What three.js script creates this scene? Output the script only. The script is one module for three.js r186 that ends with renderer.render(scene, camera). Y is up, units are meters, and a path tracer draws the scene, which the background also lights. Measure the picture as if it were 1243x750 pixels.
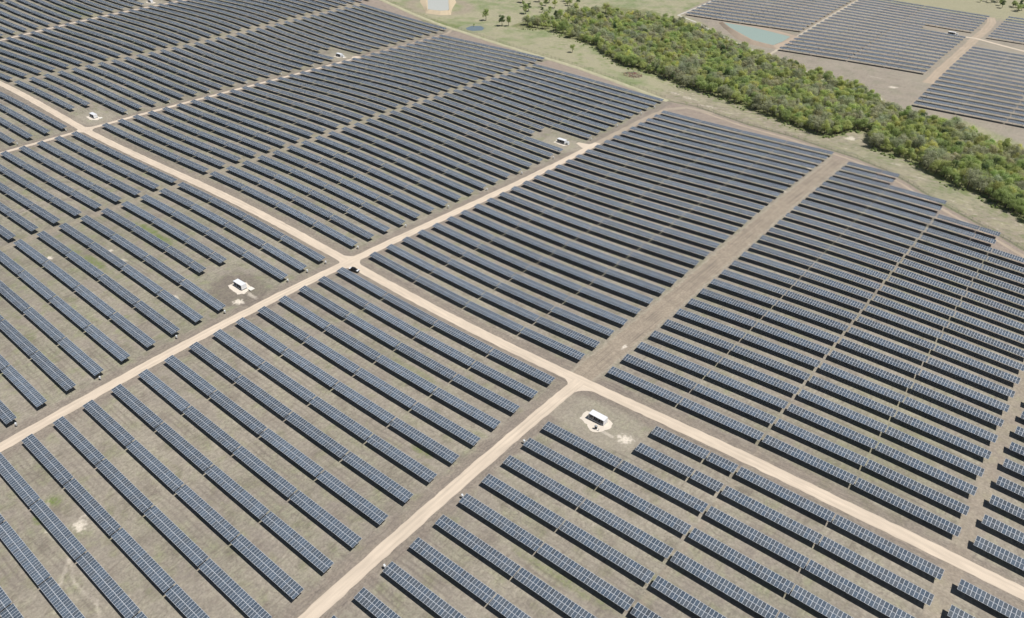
import * as THREE from 'three';
import { mergeGeometries, toCreasedNormals } from 'three/addons/utils/BufferGeometryUtils.js';
import { RoundedBoxGeometry } from 'three/addons/geometries/RoundedBoxGeometry.js';
import { createNoise2D } from 'simplex-noise';

// ---------------------------------------------------------------- camera, sky, sun, exposure
// World: x runs along the table rows (south), -z runs across them (east), y is up, metres.
const scene = new THREE.Scene();
const EYE = new THREE.Vector3(77.83, 195.16, 173.56);
const PITCH = THREE.MathUtils.degToRad(34.989), YAW = THREE.MathUtils.degToRad(-39.396);
const camera = new THREE.PerspectiveCamera(45.08, 1243 / 750, 1, 20000);
camera.position.copy(EYE);
const FWD = new THREE.Vector3(Math.sin(YAW) * Math.cos(PITCH), -Math.sin(PITCH), -Math.cos(YAW) * Math.cos(PITCH));
camera.lookAt(EYE.clone().add(FWD));
camera.updateMatrixWorld();

const SKY_LEVEL = 0.24;
const sunDir = new THREE.Vector3(0.47, 1, -0.16).normalize();
// clear spring sky: blue overhead, paler towards the horizon, the same all round
{
  const W = 512, H = 256, px = new Float32Array(W * H * 4);
  for (let y = 0; y < H; y++) {
    const el = ((y + 0.5) / H - 0.5) * Math.PI, k = Math.pow(Math.max(0, 1 - Math.max(0, Math.sin(el))), 1.2);
    for (let x = 0; x < W; x++) {
      const i = (y * W + x) * 4, az = ((x + 0.5) / W) * 2 * Math.PI - Math.PI;
      const d = Math.cos(el) * Math.cos(az) * sunDir.x + Math.sin(el) * sunDir.y + Math.cos(el) * Math.sin(az) * sunDir.z, glow = Math.pow(Math.max(0, d), 14) * 0.15;
      const S = SKY_LEVEL * (el < 0 ? 0.6 : 1);
      px[i] = S * (0.13 + 0.42 * k + glow); px[i + 1] = S * (0.25 + 0.46 * k + glow); px[i + 2] = S * (0.52 + 0.42 * k + glow); px[i + 3] = 1;
    }
  }
  const t = new THREE.DataTexture(px, W, H, THREE.RGBAFormat, THREE.FloatType);
  t.mapping = THREE.EquirectangularReflectionMapping; t.magFilter = THREE.LinearFilter; t.needsUpdate = true;
  scene.background = t; scene.environment = t;
}
const sun = new THREE.DirectionalLight(new THREE.Color(1, 0.98, 0.955), 4.25);
sun.position.copy(sunDir).multiplyScalar(600).add(new THREE.Vector3(-200, 0, -250));
sun.target.position.set(-200, 0, -250);
sun.castShadow = true;
Object.assign(sun.shadow.camera, { left: -800, right: 800, top: 800, bottom: -800, near: 1, far: 1500 });
sun.shadow.mapSize.set(8192, 8192);
scene.add(sun, sun.target);

const renderer = new THREE.WebGLRenderer({ antialias: true });
renderer.setSize(1024, 618);
renderer.toneMapping = THREE.LinearToneMapping;
renderer.toneMappingExposure = 1.0;
renderer.shadowMap.enabled = true;

// ---------------------------------------------------------------- helpers
let seed = 20240417;
const rnd = () => { seed = (seed * 1664525 + 1013904223) >>> 0; return seed / 4294967296; };
const rr = (a, b) => a + (b - a) * rnd();
const noise = createNoise2D(rnd), noise2 = createNoise2D(rnd);
const clamp = (x, a = 0, b = 1) => Math.min(b, Math.max(a, x));
const smooth = (a, b, x) => { const t = clamp((x - a) / (b - a)); return t * t * (3 - 2 * t); };
const lerp = (a, b, t) => a + (b - a) * t;
const srgb = (r, g, b) => new THREE.Color().setRGB(r / 255, g / 255, b / 255, THREE.SRGBColorSpace);
const used = new Map();
function numbered(name) {
  const n = used.get(name) ?? 0; used.set(name, n + 1);
  return n ? `${name}_${String(n).padStart(3, '0')}` : name;
}
function shade(o) { o.traverse((m) => { if (m.isMesh) { m.castShadow = true; m.receiveShadow = true; } }); return o; }
function tag(o, label, category, group, kind) {
  if (label) o.userData.label = label;
  if (category) o.userData.category = category;
  if (group) o.userData.group = group;
  if (kind) o.userData.kind = kind;
  return o;
}
function mesh(name, geometry, material, parent) { const m = new THREE.Mesh(geometry, material); m.name = parent ? name : numbered(name); (parent ?? scene).add(m); m.castShadow = m.receiveShadow = true; return m; }
function struct(name, geometry, material) { const m = mesh(name, geometry, material); m.userData.kind = 'structure'; return m; }
function thing(name, label, category, group) { const g = new THREE.Group(); g.name = numbered(name); scene.add(g); return tag(g, label, category, group); }
const box = (w, h, d, x = 0, y = 0, z = 0) => new THREE.BoxGeometry(w, h, d).translate(x, y, z);
const tinted = (g, c) => { const n = g.attributes.position.count, a = new Float32Array(n * 3); for (let i = 0; i < n; i++) { a[3 * i] = c.r; a[3 * i + 1] = c.g; a[3 * i + 2] = c.b; } g.setAttribute('color', new THREE.BufferAttribute(a, 3)); return g; };
const merge = (l) => mergeGeometries(l.map((g) => (g.index ? g.toNonIndexed() : g)));
const ORD = ['', 'first', 'second', 'third', 'fourth', 'fifth', 'sixth', 'seventh', 'eighth', 'ninth', 'tenth', 'eleventh', 'twelfth', 'thirteenth', 'fourteenth', 'fifteenth', 'sixteenth', 'seventeenth', 'eighteenth', 'nineteenth', 'twentieth'];
const ordinal = (n) => (n <= 20 ? ORD[n] : n < 30 ? 'twenty-' + ORD[n - 20] : n === 30 ? 'thirtieth' : 'thirty-' + ORD[n - 30]);
const std = (c, roughness = 0.9, extra = {}) => new THREE.MeshStandardMaterial({ color: c, roughness, ...extra });

// ---------------------------------------------------------------- the lie of the land (gentle swells, metres)
const SWELL = [
  [-0.09, 1.74, 1.47, -0.90, -0.55, -0.15, -0.22, -0.28, -0.13, -0.03],
  [0.56, -1.29, -2.44, -0.33, 0.71, 0.68, 0.45, 0.33, 0.04, -0.17],
  [0.09, -2.00, -2.33, 1.29, 0.67, 0.25, 0.65, 0.25, -0.08, -0.10],
  [-0.27, -1.22, -0.87, -0.35, -0.60, 0.05, 0.06, -0.37, -0.35, -0.02],
  [-0.09, -0.29, 0.21, -0.25, 0.17, 0.51, -0.00, 0.18, -0.03, -0.18],
  [0.13, 0.77, 0.34, -0.20, -0.01, -0.02, 0.18, 0.03, -0.06, 0.01],
  [-0.28, -0.34, -0.08, 0.03, -0.12, 0.07, 0.38, -0.01, 0.02, 0.12],
  [0.05, 0.10, 0.29, 0.22, -0.10, -0.19, -0.30, 0.11, 0.27, 0.04],
  [0.56, 0.60, -0.42, -0.64, -0.06, 0.03, -0.04, -0.01, -0.02, -0.05],
  [0.02, -0.03, -0.26, -0.03, 0.38, 0.21, 0.01, -0.16, -0.12, 0.01]
];
const U0 = -950, U1 = 350, V0 = -260, V1 = 960;
const ci = new Float64Array(10), cj = new Float64Array(10);
function hgt(u, v) {
  const s = clamp((u - U0) / (U1 - U0)) * Math.PI, t = clamp((v - V0) / (V1 - V0)) * Math.PI;
  for (let i = 0; i < 10; i++) { ci[i] = Math.cos(i * s); cj[i] = Math.cos(i * t); }
  let h = 0;
  for (let i = 0; i < 10; i++) { let r = 0; for (let j = 0; j < 10; j++) r += SWELL[i][j] * cj[j]; h += r * ci[i]; }
  return h;
}
const at = (u, v, dy = 0) => new THREE.Vector3(u, hgt(u, v) + dy, -v);
const proj = new THREE.Vector3();
function seen(u, v, y = 2) { proj.set(u, hgt(u, v) + y, -v).project(camera); return { x: proj.x, y: proj.y, d: EYE.distanceTo(at(u, v, y)), in: proj.z < 1 && Math.abs(proj.x) < 1 && Math.abs(proj.y) < 1 }; }

// ---------------------------------------------------------------- plan of the site
const PITCH_V = 11, HUB = 2.6, TILT = THREE.MathUtils.degToRad(8);
const vUp = (k) => 28.0 + (k - 1) * PITCH_V, vDown = (k) => 7.5 + (k + 1) * PITCH_V;
const vFar = (j) => 531.95 + j * PITCH_V, vEast = (j) => 454.95 + j * PITCH_V;
const R1v = 17.1, L1u = -182.6, L2u = -44, L3u = -455.6, L5u = -757;
// perimeter line of the near site as v over u
const PERIM = [[-1400, 640], [-900, 500], [-597, 415], [-533, 401], [-474, 391], [-445, 387.5], [-350, 369], [-289, 361.5], [-232, 351], [-195, 343], [-166, 347], [-120, 337], [-86, 334], [-60, 327], [-37, 322], [-16, 313], [0, 302], [22, 284], [42, 272], [56, 263.5], [71, 254], [110, 226], [200, 160], [400, 10]];
const along = (line, u) => { let i = 1; while (i < line.length - 1 && u > line[i][0]) i++; const [a, b] = [line[i - 1], line[i]]; return lerp(a[1], b[1], clamp((u - a[0]) / (b[0] - a[0]))); };
// the creekside wood: near edge and back edge
const WOOD_NEAR = [[-418, 441], [-385, 453], [-362, 440], [-345, 441], [-318, 430], [-291, 411], [-279, 402], [-262, 396], [-228, 391], [-195, 382], [-165, 379], [-118, 364], [-80, 350], [-64, 352], [-57, 376], [-45, 378], [-37, 349], [-11, 341], [19, 317], [39, 311], [65, 291], [100, 264], [150, 226], [210, 180]];
const WOOD_BACK = [[-418, 470], [-402, 575], [-350, 592], [-300, 562], [-240, 524], [-195, 500], [-150, 481], [-105, 465], [-75, 452], [-48, 428], [-8, 422], [18, 405], [45, 388], [80, 362], [110, 342], [210, 272]];
const SITE2 = [[-318, 592], [-286, 577], [-250, 550], [-205, 523], [-182, 507], [-153, 491], [-100, 474], [-64, 456], [-44, 425], [0, 440], [90, 390], [300, 280]];

// ---------------------------------------------------------------- ground: one sheet with its own soil and grass colours
const TEX = 2048;
const WARP_U = [[-1000, 0], [-330, 0.25], [130, 0.85], [400, 1]], WARP_V = [[-260, 0], [60, 0.5], [400, 0.83], [980, 1]];
const warp = (w, x) => { let i = 1; while (i < w.length - 1 && x > w[i][0]) i++; return lerp(w[i - 1][1], w[i][1], (x - w[i - 1][0]) / (w[i][0] - w[i - 1][0])); };
const unwarp = (w, t) => { let i = 1; while (i < w.length - 1 && t > w[i][1]) i++; return lerp(w[i - 1][0], w[i][0], (t - w[i - 1][1]) / (w[i][1] - w[i - 1][1])); };
// pale spoil and gravel spills, and greener patches: [u, v, radius u, radius v, strength]
const PALE = [[-292.9, -76.3, 2.2, 1.5, 1], [-276.3, -54, 1.4, 1.2, 0.8], [-262.9, -54.3, 2.6, 1, 0.6], [-192.4, -38.5, 2.6, 2.3, 1], [-192.3, -31.5, 4.4, 1.1, 0.6], [-12, -0.9, 3.2, 2.6, 1], [-18, -2.4, 3.6, 0.8, 0.6], [-42.8, 47.8, 0.9, 2.2, 1],
  [-127.8, -141.4, 3.2, 2.2, 0.9], [-131, -136, 1.6, 3, 0.6], [-123, -146, 1.4, 1.2, 0.5], [-262, -24, 4, 1.5, 0.5], [-246, -27, 2.5, 1, 0.5], [-227, -46, 3, 1.2, 0.5], [-216, -55, 2.6, 1.2, 0.7], [-63.7, 487, 4, 2.4, 1], [-82, 503, 9, 1.6, 0.7], [-78.5, 465.5, 3, 1.2, 0.7],
  [-104, 78, 4, 1.4, 0.6], [-75, 40, 3, 1, 0.5], [-83, 24.5, 6, 1.6, 0.45], [-196, 365, 7, 3.5, 0.9], [-180, 362, 10, 3.6, 0.9], [-160, 355, 9, 3, 0.8], [-142, 352, 8, 2, 0.6], [-53, 359, 3.5, 5, 0.8], [-14, 330, 5, 2.4, 0.7], [3, 316, 5, 2, 0.5], [-52.3, 238, 2, 1, 0.8], [-54, 283, 1.6, 1, 1], [-206, 222, 3, 1.6, 0.4], [-452, 38, 8, 2, 0.6], [-603, 412, 8, 3, 0.9]];
const GREEN = [[-282, -31, 13, 2.6, 0.8], [-268, -32, 10, 3, 0.7], [-272, -64, 14, 2.4, 0.7], [-288, -66, 8, 2, 0.4], [-672, 64, 30, 3, 0.9], [-655, 75, 26, 3, 0.6], [-690, 92, 30, 3, 0.6], [-720, 130, 30, 3, 0.6], [-680, 120, 26, 3, 0.5], [-660, 150, 40, 3, 0.4], [-64.5, -50, 5, 1.6, 0.6], [-144.6, -142, 3.4, 2, 0.9], [-141, -148, 2.4, 2.2, 0.8], [-700, 175, 30, 3, 0.5], [-800, 170, 40, 14, 0.5], [-55, -47, 4, 1.5, 0.4], [20, -45, 18, 2, 0.3], [5, -62, 22, 2, 0.35], [40, -70, 24, 2, 0.3], [-490, 398, 26, 9, 0.7], [-462, 404, 16, 8, 0.6], [60, 60, 22, 40, 0.2], [-100, -20, 20, 2, 0.3]];
const RILLS = [[[-146, -143], [-141, -146], [-134, -149], [-126, -148], [-118, -149], [-109, -152], [-97, -151], [-86, -155]], [[-118, -149], [-112, -155], [-104, -160]]];
const segDist = (u, v, a, b) => { const du = b[0] - a[0], dv = b[1] - a[1], t = clamp(((u - a[0]) * du + (v - a[1]) * dv) / (du * du + dv * dv)); return Math.hypot(u - a[0] - du * t, v - a[1] - dv * t); };
const cols = { soil: [150, 140, 128], tan: [169, 160, 142], olive: [142, 140, 117], dark: [114, 104, 95], verge: [146, 134, 122], corridor: [163, 149, 131], bare: [156, 141, 128], grass: [168, 162, 131], meadow: [134, 144, 100], floor: [128, 126, 88], bare2: [164, 152, 137], pale: [226, 214, 196], green: [106, 122, 62] };
const C3 = [0, 0, 0];
const mixIn = (k, t) => { if (t <= 0) return; const c = cols[k]; t = t > 1 ? 1 : t; C3[0] += (c[0] - C3[0]) * t; C3[1] += (c[1] - C3[1]) * t; C3[2] += (c[2] - C3[2]) * t; };
function groundColour(u, v) {
  const n1 = noise(u / 95, v / 95), n2 = noise2(u / 23 + 7, v / 23), n3 = noise(u / 6.5, v / 6.5 + 40), n4 = noise2(u / 1.9, v / 1.9), n5 = noise(u / 0.75, v / 0.75);
  const streak = noise2(u / 1.6 + 0.25 * n2, v / 9 + 0.4 * n3), ruts = noise(u / 34, v / 2.3 + n2 * 0.4);
  const p = along(PERIM, u);
  C3[0] = cols.soil[0]; C3[1] = cols.soil[1]; C3[2] = cols.soil[2];
  let grain = 1;
  if (v < p) {                                              // inside the near site
    mixIn('tan', 0.5 + 0.4 * n1 + 0.3 * n2 + 0.15 * n3);
    mixIn('olive', clamp(0.35 * n2 - 0.25 * n1 + 0.3 * n3 + 0.12 + (u < -190 ? 0.25 : 0) + 0.15 * ruts));
    mixIn('dark', 0.5 * clamp(noise2(u / 17 + 31, v / 12) + 0.4 * n3 - 0.15)); mixIn('green', (u < -190 ? 0.3 : 0.2) * clamp(noise(u / 13 + 70, v / 9 + 20) + 0.5 * n3 + 0.4 * n4 - 0.25));
    mixIn('dark', clamp(0.5 * streak + 0.4 * n4 + 0.3 * n3 - 0.12)); mixIn('tan', clamp(0.7 * noise(u / 1.2 + 5, v / 5 + 0.5 * n3) - 0.12));
    mixIn('tan', clamp(0.35 * noise(u / 3.1, v / 7 + 9) - 0.05));
    // graded strips along the tracks
    const d1 = Math.abs(v - R1v), dL1 = Math.abs(u - L1u), dL3 = Math.abs(u - L3u), dL2 = v < R1v ? Math.abs(u - L2u) : 99, dL5 = Math.abs(u - L5u);
    const dm = Math.min(d1 * 0.9, dL1, dL3, dL2, dL5) + n3 * 0.8;
    mixIn('verge', 0.75 * (1 - smooth(4.5, 8.2, dm)));
    const inRow = ((v > R1v ? v - 28 : v - 7.5) % PITCH_V + PITCH_V) % PITCH_V, off = Math.abs(inRow - 5.5 + 0.5 * n2); mixIn('dark', 0.5 * (1 - smooth(0.15, 0.5, Math.abs(off - 0.95))) * clamp(0.9 * noise(u / 45, Math.floor((v + 300) / 11) * 7.7) + 0.3 * n4)); mixIn('pale', 0.16 * (1 - smooth(0.2, 0.6, Math.abs(inRow - 8.2 + 0.25 * n3))) * clamp(0.8 * noise2(u / 40, Math.floor((v + 300) / 11) * 5.3)));
    const vein = 1 - Math.abs(noise(u / 2.6 + 0.5 * n3, v / 4.4 + n2)); mixIn('dark', 0.6 * clamp((vein - 0.84) * 6) * clamp(0.55 + 0.8 * n2)); const vein2 = 1 - Math.abs(noise2(u / 5 + 11, v / 7 + n3)); mixIn('pale', 0.22 * clamp((vein2 - 0.93) * 14) * clamp(0.3 + n1 + 0.5 * n2));
    if (dm < 9) { const run = d1 * 0.9 < dm + 1 ? u : v, w = 1 - smooth(5, 8.5, dm); mixIn('dark', 0.55 * w * clamp(noise(dm / 0.55, run / 45) + 0.25 * n4)); mixIn('corridor', 0.6 * w * clamp(noise2(dm / 0.7 + 9, run / 60) - 0.1)); }
    if (v > R1v) {
      const du = Math.abs(u + 45) + n3 * 0.5;
      if (du < 8) { mixIn('corridor', 0.95 * (1 - smooth(4.6, 7, du))); mixIn('dark', clamp(0.6 * noise(u / 0.8, v / 70) + 0.3 * n2 + 0.2 * n4 - 0.08) * (1 - smooth(3, 6, du))); mixIn('tan', (1 - smooth(0, 0.8, Math.abs(du - 5.2))) * 0.7); }
    }
    mixIn('corridor', 0.5 * (1 - smooth(2.2, 4, Math.abs(u - 92.2))));
    mixIn('corridor', 0.55 * (1 - smooth(2, 5, Math.abs(u + 595))));
    mixIn('corridor', 0.45 * (1 - smooth(1.6, 3.6, Math.abs(u + 319.8) + n4 * 0.4)));
    mixIn('corridor', 0.4 * (1 - smooth(0.5, 1.6, Math.abs(u - 27.4))));
    for (const [a, b, ru, rv] of [[-24, 1, 23, 11], [-200, -33, 15, 12], [-199, 218, 16, 10], [-473, 32, 16, 13], [-470, 251, 16, 12], [-776, 241, 16, 12]]) {
      const q = Math.hypot((u - a) / ru, (v - b) / rv) + 0.12 * n3; if (q < 1.15) { mixIn(a < -190 && a > -205 && v < 0 ? 'dark' : 'tan', 0.55 * (1 - smooth(0.85, 1.1, q))); const ring = Math.hypot(u - a, v - b); mixIn('corridor', (1 - smooth(0.8, 1.1, q)) * 0.3 * clamp(noise(ring / 0.9, 3.3))); }
    }
    // bare strip inside the perimeter
    const lastRow = u > -51 ? 312 : u > -184 ? 320 : u > -322 ? 345 : u > -455 ? 366 : 387;
    const edge = Math.min(p - v, 60);
    const strip = u > -20 ? 1 - smooth(10, 26, edge) : smooth(lastRow - 2, lastRow + 4, v + n3 * 2);
    mixIn('bare', 0.9 * strip); mixIn('corridor', 0.5 * strip * clamp(noise(u / 40, (v - p) / 2.2)));
  } else {
    const o = v - p, near = along(WOOD_NEAR, u), back = along(WOOD_BACK, u), s2 = along(SITE2, u);
    mixIn('grass', 1); grain = 0.8;
    if (u > -215 && v < near + 3) { const w = smooth(-215, -190, u); mixIn('bare', 0.75 * w * clamp(0.7 + 0.6 * n2)); mixIn('dark', 0.5 * w * clamp(n3 + 0.5 * n4 - 0.1)); mixIn('pale', 0.6 * w * clamp(1.4 * noise(u / 7 + 3, v / 4) + 0.5 * n4 - 0.75)); mixIn('green', 0.35 * w * clamp(noise2(u / 11, v / 5) + 0.4 * n4 - 0.2)); }
    if (u > -205 && o < 4) { mixIn('meadow', 0.5 * (1 - smooth(1, 4, o))); mixIn('dark', 0.8 * (1 - smooth(0.3, 1.3, Math.abs(o - 1.6 + 0.4 * n3)))); }
    mixIn('soil', 0.5 * clamp(0.7 * noise(u / 31 + 4, v / 12) + 0.4 * n3 - 0.2)); mixIn('meadow', clamp(0.1 + 0.5 * n1 + 0.45 * n2 + 0.2 * n3) * (u > -215 ? 0.6 : 1));
    mixIn('green', 0.75 * clamp(0.6 * n3 + 0.5 * n2 + 0.4 * n4 - 0.35));
    if (u > -430) { const w = Math.min(v - near, back - v); mixIn('floor', 0.85 * smooth(-3, 5, w + n3 * 2)); mixIn('green', 0.4 * smooth(-8, 0, w + n3 * 4) * clamp(0.5 + n3)); }
    if (u > -320 && v > s2 && v > back - 30) { const k = smooth(0, 10, v - s2); mixIn('bare2', 0.92 * k * (1 - smooth(756, 775, v + n2 * 3))); mixIn('soil', clamp(0.4 * n2 + 0.35 * noise(u / 50, v / 4)) * k); mixIn('olive', 0.55 * clamp(noise(u / 21 + 60, v / 15) + 0.3 * n3 - 0.1) * k); mixIn('dark', 0.3 * clamp(n3 + n4 - 0.3) * k); mixIn('tan', 0.5 * clamp(n1 + 0.4 * ruts) * k); if (v > 765) mixIn('grass', smooth(765, 785, v + 6 * n2) * 0.8); }
    if (u < -480 && v < 520) mixIn('corridor', 0.8 * (1 - smooth(0, 12, Math.abs(Math.hypot((u + 537) / 1.15, (v - 448) / 1.0) - 30))));
    mixIn('dark', clamp(0.18 * n4 + 0.12 * n3));
    void o;
  }
  for (const [a, b, ru, rv, s] of GREEN) { const q = Math.hypot((u - a) / ru, (v - b) / rv); if (q < 1.3) mixIn('green', s * (1 - smooth(0.2, 1.3, q + 0.4 * n3)) * clamp(0.75 + 0.5 * n4)); }
  for (const [a, b, ru, rv, s] of PALE) { const q = Math.hypot((u - a) / ru, (v - b) / rv); if (q < 1.7) mixIn('pale', s * (ru > 4.5 ? clamp(0.45 + 0.8 * n4 + 0.5 * n3) : 1) * (1 - smooth(0.45, 1.15, q + 0.45 * n4 + (ru > 4.5 ? 0.6 : 0.25) * n3))); }
  if (u > -150 && u < 0 && v < -35 && v > -165) for (const r of RILLS) for (let i = 1; i < r.length; i++) { const d = segDist(u, v, r[i - 1], r[i]) + 0.5 * n4; if (d < 1.1) mixIn('pale', 0.3 * (1 - smooth(0.25, 0.9, d))); }
  const g = 1 + grain * (0.075 * n5 + 0.07 * n4 + 0.04 * n3);
  C3[0] *= g; C3[1] *= g; C3[2] *= g;
}
const pix = new Uint8Array(TEX * TEX * 4);
for (let y = 0; y < TEX; y++) {
  const v = unwarp(WARP_V, (y + 0.5) / TEX);
  for (let x = 0; x < TEX; x++) {
    groundColour(unwarp(WARP_U, (x + 0.5) / TEX), v);
    const i = (y * TEX + x) * 4;
    pix[i] = clamp(C3[0], 0, 255); pix[i + 1] = clamp(C3[1], 0, 255); pix[i + 2] = clamp(C3[2], 0, 255); pix[i + 3] = 255;
  }
}
const groundMap = new THREE.DataTexture(pix, TEX, TEX, THREE.RGBAFormat);
groundMap.colorSpace = THREE.SRGBColorSpace; groundMap.magFilter = THREE.LinearFilter; groundMap.minFilter = THREE.LinearFilter; groundMap.wrapS = groundMap.wrapT = THREE.ClampToEdgeWrapping; groundMap.needsUpdate = true;
{
  const us = [-12000, -6000, -3000, -1800, -1300], vs = [-6000, -2500, -1000, -500];
  for (let u = -1000; u <= 400; u += 5) us.push(u);
  us.push(700, 1500, 4000, 9000);
  for (let v = -260; v <= 980; v += 5) vs.push(v);
  vs.push(1200, 1800, 3500, 7000, 12000);
  const pos = [], uv = [], idx = [];
  for (const v of vs) for (const u of us) { pos.push(u, hgt(u, v), -v); uv.push(clamp(warp(WARP_U, clamp(u, -1000, 400)), 0.001, 0.999), clamp(warp(WARP_V, clamp(v, -260, 980)), 0.001, 0.999)); }
  const nu = us.length;
  for (let j = 0; j < vs.length - 1; j++) for (let i = 0; i < nu - 1; i++) { const a = j * nu + i; idx.push(a, a + 1, a + nu, a + 1, a + nu + 1, a + nu); }
  const g = new THREE.BufferGeometry();
  g.setAttribute('position', new THREE.Float32BufferAttribute(pos, 3)); g.setAttribute('uv', new THREE.Float32BufferAttribute(uv, 2)); g.setIndex(idx); g.computeVertexNormals();
  struct('ground', g, new THREE.MeshStandardMaterial({ map: groundMap, roughness: 1 }));
}

// ---------------------------------------------------------------- tracks
const trackMat = (c) => new THREE.MeshStandardMaterial({ vertexColors: true, roughness: 1, color: c });
const caliche = trackMat(srgb(217, 200, 179)), dirtTrack = trackMat(srgb(174, 160, 142)), concrete = trackMat(srgb(203, 197, 184));
// a strip that lies on the land: line of [u, v], half width, rough edges
function strip(line, half, lift, rough = 0.22, wear = 0.1, step = 2.5) {
  const pts = [];
  for (let i = 1; i < line.length; i++) { const [a, b] = [line[i - 1], line[i]], n = Math.max(1, Math.round(Math.hypot(b[0] - a[0], b[1] - a[1]) / step)); for (let k = i === 1 ? 0 : 1; k <= n; k++) pts.push([lerp(a[0], b[0], k / n), lerp(a[1], b[1], k / n)]); }
  const pos = [], col = [], idx = [], M = 10;
  pts.forEach((p, i) => {
    const a = pts[Math.max(0, i - 1)], b = pts[Math.min(pts.length - 1, i + 1)], l = Math.hypot(b[0] - a[0], b[1] - a[1]) || 1, nx = -(b[1] - a[1]) / l, nv = (b[0] - a[0]) / l;
    for (let k = 0; k <= M; k++) {
      let t = (k / M) * 2 - 1;
      if (k === 0 || k === M) t *= 1 + (rough / half) * (noise(p[0] / 7 + k, p[1] / 7) + 0.5 * noise2(p[0] / 1.4, p[1] / 1.4 + k));
      const u = p[0] + nx * half * t, v = p[1] + nv * half * t;
      pos.push(u, hgt(u, v) + lift, -v);
      const wheel = (Math.abs(Math.abs(t) - 0.4) < 0.15 ? -0.07 : k === 5 ? 0.03 : 0.02) * (0.7 + 0.6 * noise(i / 11, 8)) + 0.07 * noise(t * 3.3, i / 14) - 0.05 * Math.max(0, noise2(i / 3, t * 2)) - 0.06 * Math.max(0, noise(i / 8, 20 + t));
      const s = 1 + wheel + wear * (0.5 * noise(u / 14, v / 14) + 0.5 * noise2(u / 3, v / 3)) - (k === 0 || k === M ? 0.1 : 0);
      col.push(s, s * 0.995, s * 0.985);
    }
    if (i) for (let k = 0; k < M; k++) { const q = (i - 1) * (M + 1) + k; idx.push(q, q + M + 1, q + 1, q + 1, q + M + 1, q + M + 2); }
  });
  const g = new THREE.BufferGeometry();
  g.setAttribute('position', new THREE.Float32BufferAttribute(pos, 3)); g.setAttribute('color', new THREE.Float32BufferAttribute(col, 3)); g.setIndex(idx); g.computeVertexNormals();
  if (g.attributes.normal.getY(0) < 0) { g.setIndex(idx.map((_, i) => idx[i - (i % 3) + [0, 2, 1][i % 3]])); g.computeVertexNormals(); }
  return g;
}
// a flat patch with an outline of [u, v] points
function patch(outline, lift, jitter = 0.2, tone = 1) {
  const sh = new THREE.Shape(), pts = [];
  outline.forEach((p, i) => { const q = outline[(i + 1) % outline.length], n = Math.max(1, Math.round(Math.hypot(q[0] - p[0], q[1] - p[1]) / 1.2)); for (let k = 0; k < n; k++) { const u = lerp(p[0], q[0], k / n), v = lerp(p[1], q[1], k / n); pts.push(new THREE.Vector2(u + jitter * noise(u / 2, v / 2), v + jitter * noise2(u / 2, v / 2))); } });
  sh.setFromPoints(pts);
  const g = new THREE.ShapeGeometry(sh), P = g.attributes.position, col = [];
  for (let i = 0; i < P.count; i++) { const u = P.getX(i), v = P.getY(i); P.setXYZ(i, u, hgt(u, v) + lift, -v); const s = tone * (1 + 0.05 * noise(u / 3, v / 3)); col.push(s, s, s); }
  g.deleteAttribute('uv'); g.setAttribute('color', new THREE.Float32BufferAttribute(col, 3)); g.computeVertexNormals();
  return g;
}
struct('main_gravel_road', strip([[-1000, 24], [-700, 23.5], [-611, 21], [-545, 19.3], [-500, 18], [-455, 16.9], [-300, 17], [-185, 17.1], [-45, 17.2], [60, 17.3], [110, 19.2], [200, 20]], 2.65, 0.05), caliche);
struct('gravel_branch_road', strip([[-597, 20.5], [-606, 17], [-620, 12], [-660, 2], [-760, -20]], 2.2, 0.058), caliche);
struct('gravel_cross_road', strip([[-182.9, -300], [-182.9, -80], [-182.6, 17], [-182.9, 100], [-182.4, 200], [-182.6, 236]], 2.5, 0.062), caliche);
struct('gravel_cross_road', strip([[-44, -300], [-44, -80], [-44.1, 0], [-44, 17]], 2.5, 0.062), caliche);
struct('gravel_cross_road', strip([[-455.6, -300], [-455.8, -30], [-455.4, 17], [-455.4, 120], [-455.6, 262]], 1.9, 0.062), caliche);
struct('gravel_cross_road', strip([[-757, -300], [-757.5, 100], [-757, 420]], 1.9, 0.062), caliche);
struct('dirt_track', strip([[-182.6, 236], [-182.4, 300], [-181, 326], [-172, 341], [-150, 343]], 2.3, 0.058, 0.5), dirtTrack);
struct('dirt_track', strip(PERIM.filter(([u]) => u >= -170 && u <= 110).map(([u, v]) => [u - 2, v - 4.5]), 1.25, 0.05, 0.4, 0.16), trackMat(srgb(182, 166, 146)));
struct('dirt_track', strip([[-455.6, 262], [-455.4, 330], [-456, 376], [-462, 388]], 1.7, 0.058, 0.4), dirtTrack);
// flared corners where the roads meet: centre, side of each road, radius
function flare(cu, cv, su, sv, hu, hv, r, lift) {
  const o = [[cu + su * hu, cv + sv * hv]];
  for (let k = 0; k <= 8; k++) { const a = (k / 8) * Math.PI / 2; o.push([cu + su * (hu + r * (1 - Math.sin(a))), cv + sv * (hv + r * (1 - Math.cos(a)))]); }
  return patch(su * sv > 0 ? o : o.reverse(), lift, 0.12, 1);
}
for (const [cu, cv, su, sv, r] of [[-182.7, 17.1, 1, 1, 7], [-182.7, 17.1, -1, 1, 7], [-182.7, 17.1, 1, -1, 7], [-182.7, 17.1, -1, -1, 4], [-44, 17.2, -1, -1, 6], [-44, 17.2, 1, -1, 9], [-455.5, 17, 1, 1, 6], [-455.5, 17, -1, 1, 6], [-455.5, 17, 1, -1, 5], [-455.5, 17, -1, -1, 5]])
  struct('gravel_road_corner', flare(cu, cv, su, sv, 1.6, 2.2, r, 0.056), caliche);
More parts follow.
